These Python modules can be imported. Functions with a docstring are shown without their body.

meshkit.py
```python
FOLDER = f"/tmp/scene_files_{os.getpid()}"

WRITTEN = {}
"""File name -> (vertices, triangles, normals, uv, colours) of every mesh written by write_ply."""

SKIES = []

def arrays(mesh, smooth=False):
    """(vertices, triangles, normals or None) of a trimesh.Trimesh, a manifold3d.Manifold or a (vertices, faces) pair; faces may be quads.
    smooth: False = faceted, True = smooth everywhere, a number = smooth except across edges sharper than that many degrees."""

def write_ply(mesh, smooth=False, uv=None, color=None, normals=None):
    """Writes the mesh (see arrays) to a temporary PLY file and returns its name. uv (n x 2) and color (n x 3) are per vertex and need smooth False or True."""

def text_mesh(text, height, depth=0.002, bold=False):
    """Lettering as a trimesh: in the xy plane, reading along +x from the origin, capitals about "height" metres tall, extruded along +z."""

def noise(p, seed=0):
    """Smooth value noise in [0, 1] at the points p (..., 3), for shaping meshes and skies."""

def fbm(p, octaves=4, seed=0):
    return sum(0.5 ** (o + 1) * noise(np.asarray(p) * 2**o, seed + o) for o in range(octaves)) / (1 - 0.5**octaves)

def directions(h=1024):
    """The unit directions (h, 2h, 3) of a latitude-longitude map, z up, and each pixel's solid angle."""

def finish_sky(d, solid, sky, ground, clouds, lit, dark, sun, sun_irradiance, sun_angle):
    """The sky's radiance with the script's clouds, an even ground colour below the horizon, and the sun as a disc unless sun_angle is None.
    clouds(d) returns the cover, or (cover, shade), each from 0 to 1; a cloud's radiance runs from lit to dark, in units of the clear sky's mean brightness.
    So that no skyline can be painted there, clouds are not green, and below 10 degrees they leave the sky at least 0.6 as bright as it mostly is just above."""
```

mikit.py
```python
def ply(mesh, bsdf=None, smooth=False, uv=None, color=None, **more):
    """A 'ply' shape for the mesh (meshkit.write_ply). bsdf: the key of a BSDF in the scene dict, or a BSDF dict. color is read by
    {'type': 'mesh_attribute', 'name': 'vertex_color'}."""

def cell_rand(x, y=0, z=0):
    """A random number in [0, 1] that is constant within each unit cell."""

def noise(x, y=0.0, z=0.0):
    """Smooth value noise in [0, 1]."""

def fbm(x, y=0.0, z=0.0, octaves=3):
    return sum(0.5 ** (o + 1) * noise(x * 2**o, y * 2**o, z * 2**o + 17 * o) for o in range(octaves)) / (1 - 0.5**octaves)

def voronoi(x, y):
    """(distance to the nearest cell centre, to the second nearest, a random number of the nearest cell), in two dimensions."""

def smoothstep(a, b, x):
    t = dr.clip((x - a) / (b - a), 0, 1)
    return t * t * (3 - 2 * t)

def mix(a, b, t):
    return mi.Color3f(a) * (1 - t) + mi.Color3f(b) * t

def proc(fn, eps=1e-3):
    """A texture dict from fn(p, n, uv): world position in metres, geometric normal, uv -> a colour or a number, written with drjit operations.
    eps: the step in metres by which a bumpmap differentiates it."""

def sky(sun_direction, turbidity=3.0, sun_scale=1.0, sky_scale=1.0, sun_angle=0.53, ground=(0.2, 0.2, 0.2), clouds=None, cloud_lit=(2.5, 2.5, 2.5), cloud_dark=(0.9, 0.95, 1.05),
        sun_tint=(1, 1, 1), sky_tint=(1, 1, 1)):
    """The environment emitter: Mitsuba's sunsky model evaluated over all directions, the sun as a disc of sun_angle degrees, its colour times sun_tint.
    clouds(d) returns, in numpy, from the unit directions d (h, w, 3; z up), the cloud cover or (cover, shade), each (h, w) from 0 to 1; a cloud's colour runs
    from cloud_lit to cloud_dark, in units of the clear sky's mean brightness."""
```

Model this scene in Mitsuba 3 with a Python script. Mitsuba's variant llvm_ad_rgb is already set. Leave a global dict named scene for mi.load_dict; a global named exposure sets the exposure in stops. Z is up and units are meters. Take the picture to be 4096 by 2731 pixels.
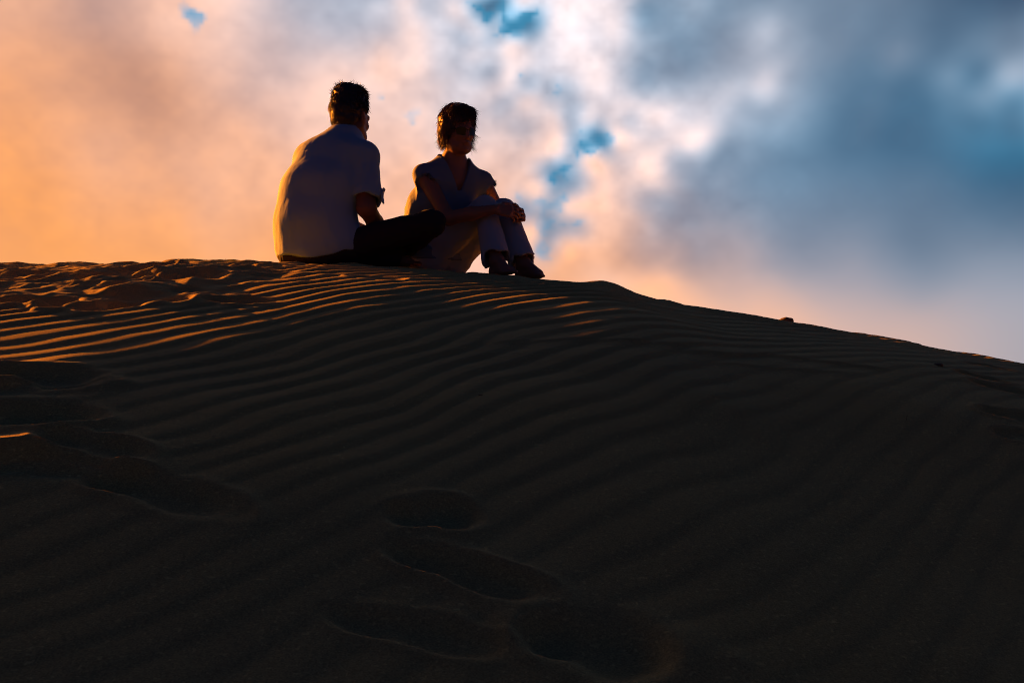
import math, random
import numpy as np, trimesh, manifold3d, mitsuba as mi, mikit, meshkit
from meshkit import fbm, noise
T = mi.ScalarTransform4f
scene, labels = {}, {}

# ---------------------------------------------------------------- camera
PITCH = math.radians(1.6)
scene['camera'] = {'type': 'perspective', 'fov': 50.0, 'fov_axis': 'x', 'near_clip': 0.05, 'far_clip': 20000.0,
                   'to_world': T().look_at(origin=[0, 0, 0], target=[0, math.cos(PITCH), math.sin(PITCH)], up=[0, 0, 1])}
exposure = 1.3

# ---------------------------------------------------------------- sky and sun
SUN_AZ, SUN_EL = math.radians(-50.0), math.radians(12.4)
SUN = [math.sin(SUN_AZ) * math.cos(SUN_EL), math.cos(SUN_AZ) * math.cos(SUN_EL), math.sin(SUN_EL)]
# cloud banks: azimuth, elevation (degrees), cover, shade (0 lit by the sunset, 1 lit by the blue sky only)
BANKS = np.array([list(map(float, q.split(','))) for q in '''
-24.3,16.9,0.47,0.19; -20.3,17.4,0.28,0.28; -17.2,17.7,0.50,0.27; -14.1,17.9,0.93,0.35; -10.8,18.1,0.44,0.52; -7.4,18.3,0.49,0.54; -4.0,18.4,0.67,0.46; 2.8,18.4,0.78,0.47;
5.1,18.4,1.11,0.41; 6.9,18.3,0.03,0.64; 9.6,18.2,0.21,0.64; 12.9,18.0,0.05,0.71; 16.2,17.8,0.25,0.64; 20.3,17.4,0.10,0.69; 24.2,16.9,0.02,0.82; -24.2,13.4,0.43,0.10;
-20.3,13.8,0.27,0.13; -16.2,14.1,0.49,0.23; -13.0,14.3,0.37,0.32; -10.8,14.4,0.65,0.31; -6.3,14.6,0.68,0.34; -4.0,14.6,0.58,0.39; -1.7,14.6,0.64,0.51; 1.7,14.6,1.10,0.42;
4.0,14.6,0.94,0.44; 6.2,14.6,0.02,0.60; 8.5,14.5,0.12,0.66; 16.1,14.1,0.04,0.72; 18.2,13.9,0.12,0.85; 20.2,13.8,0.05,0.91; -24.2,10.8,0.46,0.05; -20.3,11.1,0.53,0.18;
-15.1,11.4,0.44,0.20; -6.3,11.7,0.63,0.29; 0.5,11.8,0.62,0.30; 6.2,11.7,0.74,0.40; 9.6,11.6,0.77,0.42; 11.8,11.6,0.02,0.76; 15.0,11.4,0.02,0.83; 19.2,11.2,0.07,0.91;
24.1,10.8,0.02,1.17; -24.1,8.4,0.42,0.02; -19.2,8.6,0.48,0.12; -14.0,8.9,0.51,0.18; -5.8,9.1,0.55,0.21; -0.6,9.1,0.59,0.25; 4.0,9.1,0.67,0.31; 6.2,9.1,0.88,0.34;
8.5,9.0,0.05,0.59; 11.8,9.0,0.15,0.73; 16.1,8.8,0.10,0.75; 20.2,8.6,0.15,0.72; 24.1,8.4,0.07,0.90; -24.1,6.1,0.43,0.02; -19.2,6.3,0.45,0.02; -12.9,6.5,0.48,0.07;
2.8,6.7,0.65,0.27; 5.1,6.6,0.68,0.26; 7.3,6.6,0.22,0.50; 10.7,6.6,0.18,0.57; 15.0,6.5,0.09,0.64; 20.2,6.3,0.02,0.78; 24.1,6.1,0.11,0.63; 2.8,5.3,0.47,0.12;
7.3,5.3,0.76,0.05; 11.8,5.2,0.47,0.32; 18.1,5.1,0.27,0.53; 24.1,4.9,0.42,0.49; 9.6,3.1,0.60,0.18; 13.9,3.0,0.58,0.19; 18.1,2.5,0.47,0.29; 24.0,2.4,0.34,0.51;
22.1,1.4,0.45,0.30; 24.8,0.9,0.32,0.48; -17.2,17.6,0.49,0.27; -15.5,17.3,0.79,0.29; -16.0,15.6,0.73,0.25; -12.6,16.5,0.30,0.45; -10.5,17.8,0.27,0.62; -11.4,15.9,0.38,0.37;
-13.5,14.8,0.34,0.31; -9.7,14.6,0.83,0.26; -17.5,13.7,0.05,0.07; -21.4,13.0,0.43,0.16; -14.3,12.3,0.62,0.15; -7.2,17.1,0.33,0.54; -5.4,16.9,0.61,0.40; -4.6,17.5,0.94,0.42;
-2.8,17.5,0.37,0.61; -3.6,16.0,0.42,0.49; -0.2,15.8,1.17,0.42; 2.5,18.1,0.89,0.48; 5.7,16.9,1.30,0.37; 3.8,15.4,0.88,0.45; 4.2,16.2,0.69,0.44; 0.3,14.8,0.02,0.69;
1.2,13.2,0.17,0.53; -0.2,13.1,0.52,0.38; 2.0,12.3,0.72,0.39; 0.8,11.7,0.63,0.33; 2.5,11.9,0.85,0.34; 4.7,10.6,0.63,0.32; 6.0,10.1,0.79,0.35; 6.4,11.8,0.82,0.41;
7.7,13.4,1.30,0.37; 8.8,11.9,1.21,0.35; 7.7,10.5,0.87,0.32; 8.6,9.2,0.08,0.47; 6.4,8.4,0.70,0.28; 2.9,8.0,0.63,0.29; 5.5,6.7,0.54,0.24; 8.1,7.1,0.14,0.40;
4.5,8.9,0.69,0.31; 7.3,16.7,0.22,0.60; 8.6,16.7,0.15,0.77; 7.3,15.1,0.33,0.51; 9.0,14.6,0.15,0.56; 8.6,18.0,0.24,0.72; 6.6,18.0,0.47,0.49; 9.4,18.2,0.39,0.58;
9.0,15.2,0.02,0.69; 11.5,16.1,0.02,0.58; 13.1,16.7,0.53,0.52; 13.2,14.8,0.92,0.37; 13.1,14.1,1.14,0.35; 11.4,14.2,0.70,0.44; 14.4,15.3,0.29,0.52; 15.7,16.7,0.02,0.66;
18.5,17.2,0.19,0.60; 19.6,15.3,0.32,0.53; 18.9,16.4,0.22,0.60; 21.2,16.5,0.04,0.73; 16.9,14.4,0.10,0.70; 20.0,13.5,0.05,0.81; 22.7,14.1,0.16,0.72; 21.9,13.9,0.20,0.68;
21.6,14.4,0.19,0.69; 24.3,13.6,0.68,0.42; 24.9,14.0,0.68,0.41; 23.5,13.0,0.30,0.63; 22.3,15.7,0.03,0.73; 24.4,15.8,0.05,0.65; 24.9,16.8,0.02,0.73; 24.1,11.9,0.02,0.94;
20.0,11.6,0.02,0.85; 14.4,12.5,0.17,0.68; 12.3,11.2,0.02,0.71; 10.2,11.7,0.41,0.55; 9.3,13.0,1.04,0.37; 9.3,10.5,0.02,0.66; 14.4,9.4,0.37,0.62; 18.4,9.3,0.19,0.64;
11.0,7.9,0.34,0.53; 16.0,7.3,0.14,0.59; 20.7,7.9,0.16,0.55; 24.5,7.3,0.06,0.64; 16.8,5.7,0.40,0.40; 22.2,5.5,0.28,0.51; 10.2,6.2,0.29,0.24;
'''.replace('\n', '').split(';') if q.strip()])
# smaller lumps and hollows in the banks: azimuth, elevation, added cover, added shade
LUMPS = np.array([list(map(float, q.split(','))) for q in '''
-6.9,18.6,-0.25,0.05; -5.5,18.6,0.12,-0.04; -6.9,18.1,0.41,-0.06; -4.4,18.5,-0.16,0.05; -2.9,18.5,-0.03,0.01; -2.4,18.0,0.63,-0.26; -1.9,17.7,0.84,-0.31; -3.8,17.8,-0.03,0.02;
-2.4,17.4,-0.91,0.26; -2.9,17.0,0.31,-0.06; -1.7,17.5,0.44,-0.10; -5.0,17.6,0.06,-0.02; -5.0,16.8,-0.01,-0.03; -6.6,17.5,-0.22,0.04; -6.7,16.9,0.04,-0.02; -6.0,16.2,-0.05,0.00;
-5.0,15.6,0.11,-0.05; -6.8,15.8,0.12,-0.08; -6.3,14.8,0.02,-0.03; -4.1,16.0,0.02,0.01; -3.5,15.4,-0.03,0.01; -2.9,15.3,-0.09,0.02; -2.3,15.7,-0.08,0.02; -2.9,14.9,0.06,-0.01;
-1.7,16.2,0.19,-0.06; -0.7,16.2,-0.04,-0.01; 0.2,16.3,-0.16,0.04; 0.5,15.6,0.22,-0.12; -0.1,17.0,0.86,-0.31; -1.4,17.0,-0.21,0.07; -0.6,17.5,0.47,-0.20; -1.1,15.2,-0.33,0.10;
0.5,14.8,-0.65,0.25; -0.8,14.5,0.28,-0.14; -0.0,14.7,0.75,-0.29; -0.3,14.3,-0.52,0.21; -1.7,14.3,-0.03,-0.02; 1.1,15.5,-0.02,-0.00; 1.4,17.0,0.02,-0.02; 0.8,18.6,-0.19,-0.01;
0.2,18.6,0.74,-0.31; -1.7,18.7,1.06,-0.37; -0.7,18.1,1.52,-0.54; 1.7,17.7,0.02,-0.07; 2.0,18.3,0.10,-0.00; 2.6,18.6,-0.01,-0.02; 3.2,18.0,0.01,-0.00; 2.6,17.2,-0.04,0.00;
2.0,16.4,-0.06,0.01; 2.9,16.1,0.02,-0.01; 2.0,15.8,-0.02,0.01; 3.2,15.7,0.02,-0.01; 4.5,15.7,0.03,-0.01; 4.3,15.0,0.06,-0.03; 3.2,15.2,0.01,0.01; 2.5,14.4,-0.30,0.09;
3.4,14.5,-0.11,0.02; 5.6,17.2,0.13,-0.04; 4.8,17.5,-0.11,0.02; 5.4,16.4,-0.12,0.02; 4.2,16.7,-0.06,0.02; 5.7,18.1,0.03,-0.01; 5.1,18.5,-0.04,0.01; 6.3,18.4,0.06,-0.04;
6.9,18.0,-0.10,0.08; 6.6,17.4,-0.07,0.03; 6.9,16.2,-0.04,0.02; 6.3,15.4,0.00,-0.00; 6.9,15.1,-0.04,0.05; 5.7,14.7,-0.01,-0.01; 5.1,14.3,-0.03,0.01; -0.6,18.6,-1.21,0.55;
0.1,18.0,-0.58,0.26; 0.7,18.0,-0.10,0.20; -1.8,18.3,-1.47,0.65; -0.3,17.6,-0.78,0.35; -0.8,17.3,-0.94,0.28; 0.5,17.0,-0.42,0.09; -1.4,18.3,-0.67,0.19; 1.3,17.9,-0.35,0.15;
-0.0,13.7,-0.03,0.02; -0.8,13.1,0.00,0.02; 0.7,13.9,0.26,-0.13; 1.3,13.4,0.04,-0.00; 0.7,12.7,-0.07,0.07; 1.6,12.4,-0.09,-0.01; -0.2,12.4,-0.05,0.01; 2.4,12.8,0.15,-0.06;
2.2,11.9,-0.14,0.07; 1.0,11.7,-0.00,0.01; 2.7,11.4,0.62,-0.28; -0.5,11.6,0.09,-0.01; 0.1,11.2,-0.04,0.01; 1.6,11.1,0.08,-0.06; -0.3,10.4,-0.06,-0.01; 0.7,10.0,0.04,-0.01;
1.3,9.2,0.31,-0.18; 3.2,13.4,-0.02,0.04; 3.4,12.8,-0.96,0.32; 3.8,12.9,0.61,-0.16; 3.9,12.5,0.77,-0.28; 4.4,12.8,-0.40,0.11; 4.8,12.4,-0.57,0.17; 4.0,12.0,-0.54,0.31;
4.3,11.6,-0.34,0.22; 4.8,11.7,-0.38,0.28; 3.3,11.3,-1.06,0.59; 3.7,11.4,0.09,-0.12; 3.9,11.3,0.88,-0.34; 2.9,10.8,-0.10,-0.01; 2.7,10.3,-0.63,0.33; 2.2,10.1,-0.19,0.20;
1.8,10.4,-0.16,0.10; 2.9,10.2,0.83,-0.34; 2.9,9.8,-0.17,0.12; 3.3,9.8,-0.23,0.08; 3.7,9.5,-0.26,0.18; 3.5,10.3,-0.01,0.04; 1.9,9.4,0.01,-0.02; 2.4,8.9,-0.32,0.21;
2.2,8.4,-0.16,0.11; 0.7,8.7,-0.33,0.26; 1.3,8.1,-0.31,0.19; 2.0,7.7,-0.09,0.11; 3.3,7.5,-0.41,0.27; 2.6,7.6,-0.19,0.13; 1.7,7.2,-0.32,0.22; 1.9,6.3,-0.11,0.12;
1.3,7.6,0.44,-0.33; 2.7,8.2,0.26,-0.19; 3.0,8.6,0.20,-0.11; 3.9,10.3,0.11,-0.08; 4.5,10.8,0.00,-0.06; 4.2,9.1,0.12,-0.08; 3.9,8.3,0.01,-0.02; 4.5,7.7,0.03,-0.03;
3.0,6.9,0.24,-0.16; 3.9,6.6,0.00,-0.01; 5.1,7.1,0.01,-0.00; 4.8,6.3,0.00,-0.02; 3.9,5.8,-0.07,-0.02; 2.4,5.8,0.01,-0.05; 5.6,9.1,-0.03,-0.00; 5.9,8.3,-0.01,-0.01;
5.9,7.4,-0.03,-0.02; 6.2,6.5,-0.06,0.02; 5.6,5.8,-0.11,-0.05; 5.1,12.5,0.59,-0.15; 5.8,12.6,-0.33,0.13; 5.4,12.0,0.34,-0.21; 6.2,11.9,0.12,-0.01; 5.9,10.9,-0.43,0.09;
5.7,11.3,0.16,-0.04; 6.5,10.5,0.21,-0.03; 7.4,9.9,0.13,-0.04; 7.1,10.8,-0.08,0.01; 7.7,11.6,0.28,-0.07; 7.5,12.0,-0.43,0.10; 6.8,12.8,0.29,-0.06; 7.7,13.3,0.06,-0.03;
6.4,12.8,-0.34,0.08; 5.9,13.5,0.22,-0.06; 5.1,13.4,-0.02,-0.02; 3.9,13.8,-0.12,0.00; 9.1,12.7,-0.09,0.02; 10.0,13.2,0.01,-0.01; 9.1,11.8,0.02,-0.02; 9.4,11.4,0.29,-0.08;
10.2,11.9,0.14,-0.06; 10.5,12.4,-0.01,-0.00; 10.8,11.6,-0.17,0.06; 10.0,10.9,-0.22,0.08; 8.8,11.0,-0.28,0.08; 8.5,10.2,-0.02,0.03; 8.0,9.5,0.05,-0.04; 7.1,9.3,-0.13,0.03;
6.5,9.7,-0.08,0.01; 6.8,8.5,-0.14,0.06; 7.9,8.5,-0.02,0.07; 9.7,9.6,-0.02,0.04; 10.2,8.5,0.01,0.01; 7.4,7.4,-0.05,0.04; 9.1,7.4,0.01,0.04; 7.9,6.2,-0.03,0.01;
9.7,6.2,-0.00,0.03; 6.8,5.7,-0.11,-0.00; 9.1,5.6,-0.05,0.01; 9.4,18.2,0.07,-0.04; 11.5,16.1,-0.05,0.01; 12.5,16.1,-0.04,-0.00; 13.1,16.7,0.14,-0.02; 13.3,17.0,0.01,-0.01;
13.9,16.6,-0.07,0.01; 13.1,16.0,-0.07,0.02; 13.9,15.8,0.02,-0.00; 13.2,14.8,-0.04,0.00; 13.1,14.1,0.18,-0.03; 12.7,14.6,0.01,-0.01; 13.6,14.2,-0.01,-0.00; 13.9,13.6,-0.04,0.00;
11.4,14.2,0.18,-0.05; 11.1,14.7,-0.12,0.04; 11.9,13.7,-0.21,0.06; 10.6,13.6,-0.02,0.01; 12.1,15.0,-0.12,0.04; 14.4,14.9,-0.04,0.00; 15.2,14.7,-0.02,0.00; 13.1,13.3,-0.14,0.04;
15.7,16.7,-0.03,0.01; 16.7,15.9,0.02,-0.02; 18.5,17.2,-0.01,0.01; 17.7,17.4,0.01,-0.00; 19.6,15.3,0.03,-0.04; 19.1,14.9,0.02,-0.03; 20.4,15.5,0.00,-0.01; 18.9,16.4,-0.00,0.00;
21.2,16.5,-0.01,0.01; 21.6,15.4,-0.02,0.01; 20.0,14.1,-0.02,0.01; 22.7,14.1,-0.04,0.04; 21.9,13.9,0.07,-0.05; 21.5,14.4,-0.00,0.00; 22.3,13.4,-0.03,0.02; 24.3,13.6,0.20,-0.06;
24.9,14.0,0.01,-0.00; 24.9,13.5,-0.01,-0.02; 24.0,14.0,-0.04,-0.02; 23.9,13.3,-0.10,0.04; 23.4,12.9,0.07,-0.05; 24.4,12.9,-0.04,0.02; 25.0,12.7,-0.08,0.06; 23.4,14.1,-0.06,0.05;
23.1,14.8,-0.00,-0.01; 24.4,15.8,-0.01,-0.01; 24.8,15.0,-0.07,0.01; 24.9,16.8,-0.02,-0.00; 23.1,17.0,-0.00,0.01; 24.1,11.9,-0.04,0.02; 24.9,11.5,-0.05,-0.02; 23.0,12.1,-0.07,0.03;
20.0,11.6,-0.00,-0.02; 20.8,12.7,-0.01,0.01; 18.4,12.9,0.02,-0.04; 18.0,11.7,0.01,-0.04;
'''.replace('\n', '').split(';') if q.strip()])
# gaps between the clouds: azimuth, elevation, half width, half height, tilt (degrees), depth
GAPS = [
    (-0.57, 18.58, 0.27, 0.32, 0, 1),
    (0.05, 17.97, 0.50, 0.32, -20, 1),
    (0.71, 17.97, 0.41, 0.27, 0, 1),
    (-1.79, 18.32, 0.32, 0.18, 0, 1),
    (-0.25, 17.58, 0.23, 0.23, 0, 0.8),
    (-0.82, 17.30, 0.23, 0.16, 0, 0.55),
    (0.55, 17.03, 0.23, 0.18, 0, 0.5),
    (1.28, 17.91, 0.32, 0.14, 10, 0.7),
    (3.97, 11.95, 0.41, 0.25, -5, 1),
    (4.26, 11.60, 0.18, 0.27, 0, 0.9),
    (4.79, 11.70, 0.23, 0.32, 20, 0.85),
    (3.33, 11.30, 0.20, 0.36, 10, 0.9),
    (2.74, 10.29, 0.36, 0.18, 30, 0.85),
    (2.17, 10.07, 0.27, 0.20, -30, 0.85),
    (2.87, 9.80, 0.18, 0.20, 0, 0.7),
    (1.96, 8.47, 0.32, 0.36, 0, 0.55),
    (2.14, 7.68, 0.36, 0.27, 0, 0.55),
    (3.28, 7.56, 0.32, 0.16, 10, 0.55),
    (0.71, 8.70, 0.23, 0.23, 0, 0.5),
    (2.48, 8.96, 0.20, 0.27, 0, 0.55),
    (1.80, 6.45, 0.23, 0.41, 20, 0.4),
    (-5.04, 13.03, 0.36, 0.20, -30, 0.55),
    (0.48, 14.79, 0.32, 0.16, 30, 0.45),
    (2.51, 14.37, 0.20, 0.11, 0, 0.4),
    (-16.25, 17.26, 0.32, 0.59, 10, 0.5),
    (-16.33, 16.64, 0.23, 0.32, 0, 0.4),
    (-6.56, 14.22, 0.18, 0.14, 0, 0.4),
]


def clouds(d):
    shape = d.shape[:2]
    az = np.degrees(np.arctan2(d[..., 0], d[..., 1])); el = np.degrees(np.arcsin(np.clip(d[..., 2], -1, 1)))
    cover, shade = np.zeros(shape), np.full(shape, 0.6)
    m = (np.abs(az) < 130) & (el < 75)
    a, e, p = az[m], el[m], d[m]
    w1, w2 = fbm(p * 16, 4, 3) - 0.5, fbm(p * 16, 4, 11) - 0.5
    soft = 0.45 + 0.55 * np.exp(-((a - 1) / 11.0) ** 2)
    wa, we = a + 1.5 * w2 * soft, e + 1.5 * w1 * soft
    wa = np.clip(wa, -25.5, 25.5); we = np.clip(we, 0.3, 19)
    num, den = np.zeros((2, len(a))), np.full(len(a), 1e-12)
    soft_w = 2.5 + 3.5 * np.clip((np.abs(wa - 1) - 7) / 6, 0, 1)
    for ba, be, c, s in BANKS:
        q = (wa - ba) ** 2 + 1.1 * (we - be) ** 2
        w = np.exp(-q / soft_w) + 0.03 * np.exp(-q / 22.0) + 1e-6
        num[0] += w * c; num[1] += w * s; den += w
    c, s = num / den
    ua, ue = a + 0.9 * w2 * soft, e + 0.9 * w1 * soft
    for la, le, dc, ds in LUMPS:
        k = (np.abs(ua - la) < 2.6) & (np.abs(ue - le) < 2.6)
        w = np.exp(-((ua[k] - la) ** 2 + (ue[k] - le) ** 2) / (2 * 0.62 ** 2))
        c[k] += w * dc; s[k] += w * ds
    big, mid, fine = fbm(p * 13, 5, 21) - 0.5, fbm(p * 38, 4, 31) - 0.5, fbm(p * 95, 3, 41) - 0.5
    puff = sum(0.55 ** o * np.abs(2 * noise(p * (24 * 2 ** o) + 0.5 * w1[:, None], 81 + o) - 1) for o in range(4)) / 2.1 - 0.42     # billowing edges
    lively = soft * np.clip((e - 3) / 5, 0.12, 1) * (0.45 + 0.55 * np.clip((16 - a) / 8, 0, 1))
    c = c * (1.04 + lively * (0.05 + 0.30 * mid + 0.30 * fine + 0.55 * puff))
    s = s - 0.06 * lively * mid
    field, deepness, torn = np.zeros_like(c), np.full(len(c), 1e-9), fbm(p * 60, 5, 61) - 0.5
    xa, xe = a + 2.2 * (fbm(p * 45, 4, 63) - 0.5), e + 2.2 * (fbm(p * 45, 4, 67) - 0.5)
    for ga, ge, rx, ry, tilt, deep in GAPS:
        t = math.radians(tilt); x, y = xa - ga, xe - ge
        u, v = (x * math.cos(t) + y * math.sin(t)) / rx, (-x * math.sin(t) + y * math.cos(t)) / ry
        w = np.exp(-(u * u + v * v) / 1.7)
        field += w; deepness += w * deep
    deepness = deepness / (field + 1e-9)
    g = np.clip((np.minimum(field, 1.0) + 2.0 * torn - 1.0 * puff - 0.32) / 1.2, 0, 1) * np.clip(field * 6 - 0.5, 0, 1)
    gap = g * g * (3 - 2 * g) * np.clip(deepness * (1.05 + 1.6 * (fbm(p * 75, 3, 69) - 0.5)), 0, 1)
    c = c * (1 - gap) + 0.17 * gap; s = np.minimum(s * (1 - gap) + np.maximum(s, 0.93) * gap, 0.92)
    # the bank of cloud stands over the west and thins out towards the dark dusk sky overhead and behind
    ramp = lambda lo, hi, x: np.clip((x - lo) / (hi - lo), 0, 1) ** 2 * (3 - 2 * np.clip((x - lo) / (hi - lo), 0, 1))
    c = c * (1 - ramp(20, 40, e + 10 * w1)) * (1 - ramp(38, 68, np.abs(a + 12) + 10 * w2))
    cover[m], shade[m] = np.clip(c, 0, 1), np.clip(s, 0, 1)
    return cover, shade


scene['sky'] = mikit.sky(SUN, turbidity=3, sun_scale=10, sky_scale=0.16, sun_angle=0.9, ground=(0.2, 0.17, 0.13), clouds=clouds,
                         cloud_lit=(72.34, 25.69, 2.18), cloud_dark=(1.68, 46.37, 76.30), sky_tint=(0.75, 0.86, 2.2), sun_tint=(1, 0.37, 0.05))

# ---------------------------------------------------------------- materials
def bsdf(key, **kw):
    scene[key] = {'type': 'twosided', 'bsdf': {'type': 'principled', **kw}}
    return key


def rgb(*c): return {'type': 'rgb', 'value': list(c)}


def sand_colour(p, n, uv):
    grain = mikit.noise(p.x * 420, p.y * 420, p.z * 420)
    speck = mikit.noise(p.x * 150 + 7, p.y * 150, p.z * 150)
    patch = mikit.fbm(p.x * 2.2, p.y * 2.2, p.z * 2.2, 3)
    k = 0.55 + 0.55 * grain + 0.35 * mikit.smoothstep(0.72, 0.95, speck)
    dune = mikit.mix(mi.Color3f(0.430, 0.345, 0.105), mi.Color3f(0.380, 0.330, 0.115), patch) * k
    scrub = mi.Color3f(0.016, 0.024, 0.012) * (0.6 + 0.8 * mikit.fbm(p.x * 0.4, p.y * 0.4, 0.0, 3))      # dark scrub on the plain round the dune
    return mikit.mix(dune, scrub, mikit.smoothstep(-10.0, -12.0, p.z))


def sand_grain(p, n, uv):
    return mikit.noise(p.x * 260, p.y * 260, p.z * 260) + 0.6 * mikit.noise(p.x * 620, p.y * 620, p.z * 620)


scene['sand'] = {'type': 'twosided', 'bsdf': {'type': 'bumpmap', 'arbitrary': mikit.proc(sand_grain, 5e-4), 'scale': 0.0003,
                 'bsdf': {'type': 'principled', 'base_color': mikit.proc(sand_colour), 'roughness': 0.9, 'specular': 0.2}}}


# ---------------------------------------------------------------- the dune
# brow of the dune: its height along x, broad and (at the very brow) fine
BROAD = [
    (-2.80, -0.0037), (-2.35, -0.0081), (-1.90, -0.0107), (-1.45, 0.0052), (-1.00, -0.0026), (-0.55, -0.0162), (-0.10, -0.0572), (0.35, -0.0861), (0.80, -0.1922), (1.25, -0.2625), (1.70, -0.3403), (2.15, -0.4230), (2.60, -0.5070)
]
FINE = [
    (-2.78, -0.0220), (-2.52, 0.0032), (-2.33, 0.0037), (-2.25, -0.0220), (-2.15, 0.0031), (-2.03, 0.0002), (-1.88, -0.0220), (-1.71, -0.0220), (-1.58, 0.0220), (-1.50, 0.0153), (-1.45, 0.0050), (-1.32, -0.0220), (-1.15, 0.0101), (-1.02, -0.0036), (-0.89, 0.0017), (-0.74, 0.0077), (-0.53, -0.0032), (-0.38, -0.0056), (-0.16, 0.0056), (0.01, 0.0090), (0.14, -0.0220), (0.27, -0.0220), (0.37, -0.0023), (0.46, 0.0214), (0.50, 0.0220), (0.58, -0.0220), (0.65, -0.0220), (0.76, 0.0095), (0.80, -0.0039), (0.91, 0.0019), (1.12, 0.0013), (1.32, -0.0045), (1.44, 0.0025), (1.62, -0.0010), (1.77, 0.0078), (1.89, 0.0058), (1.97, -0.0220), (2.00, -0.0050), (2.09, -0.0042), (2.19, -0.0050), (2.32, 0.0050), (2.39, 0.0050), (2.45, 0.0036), (2.52, -0.0050), (2.73, -0.0050)
]
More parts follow.
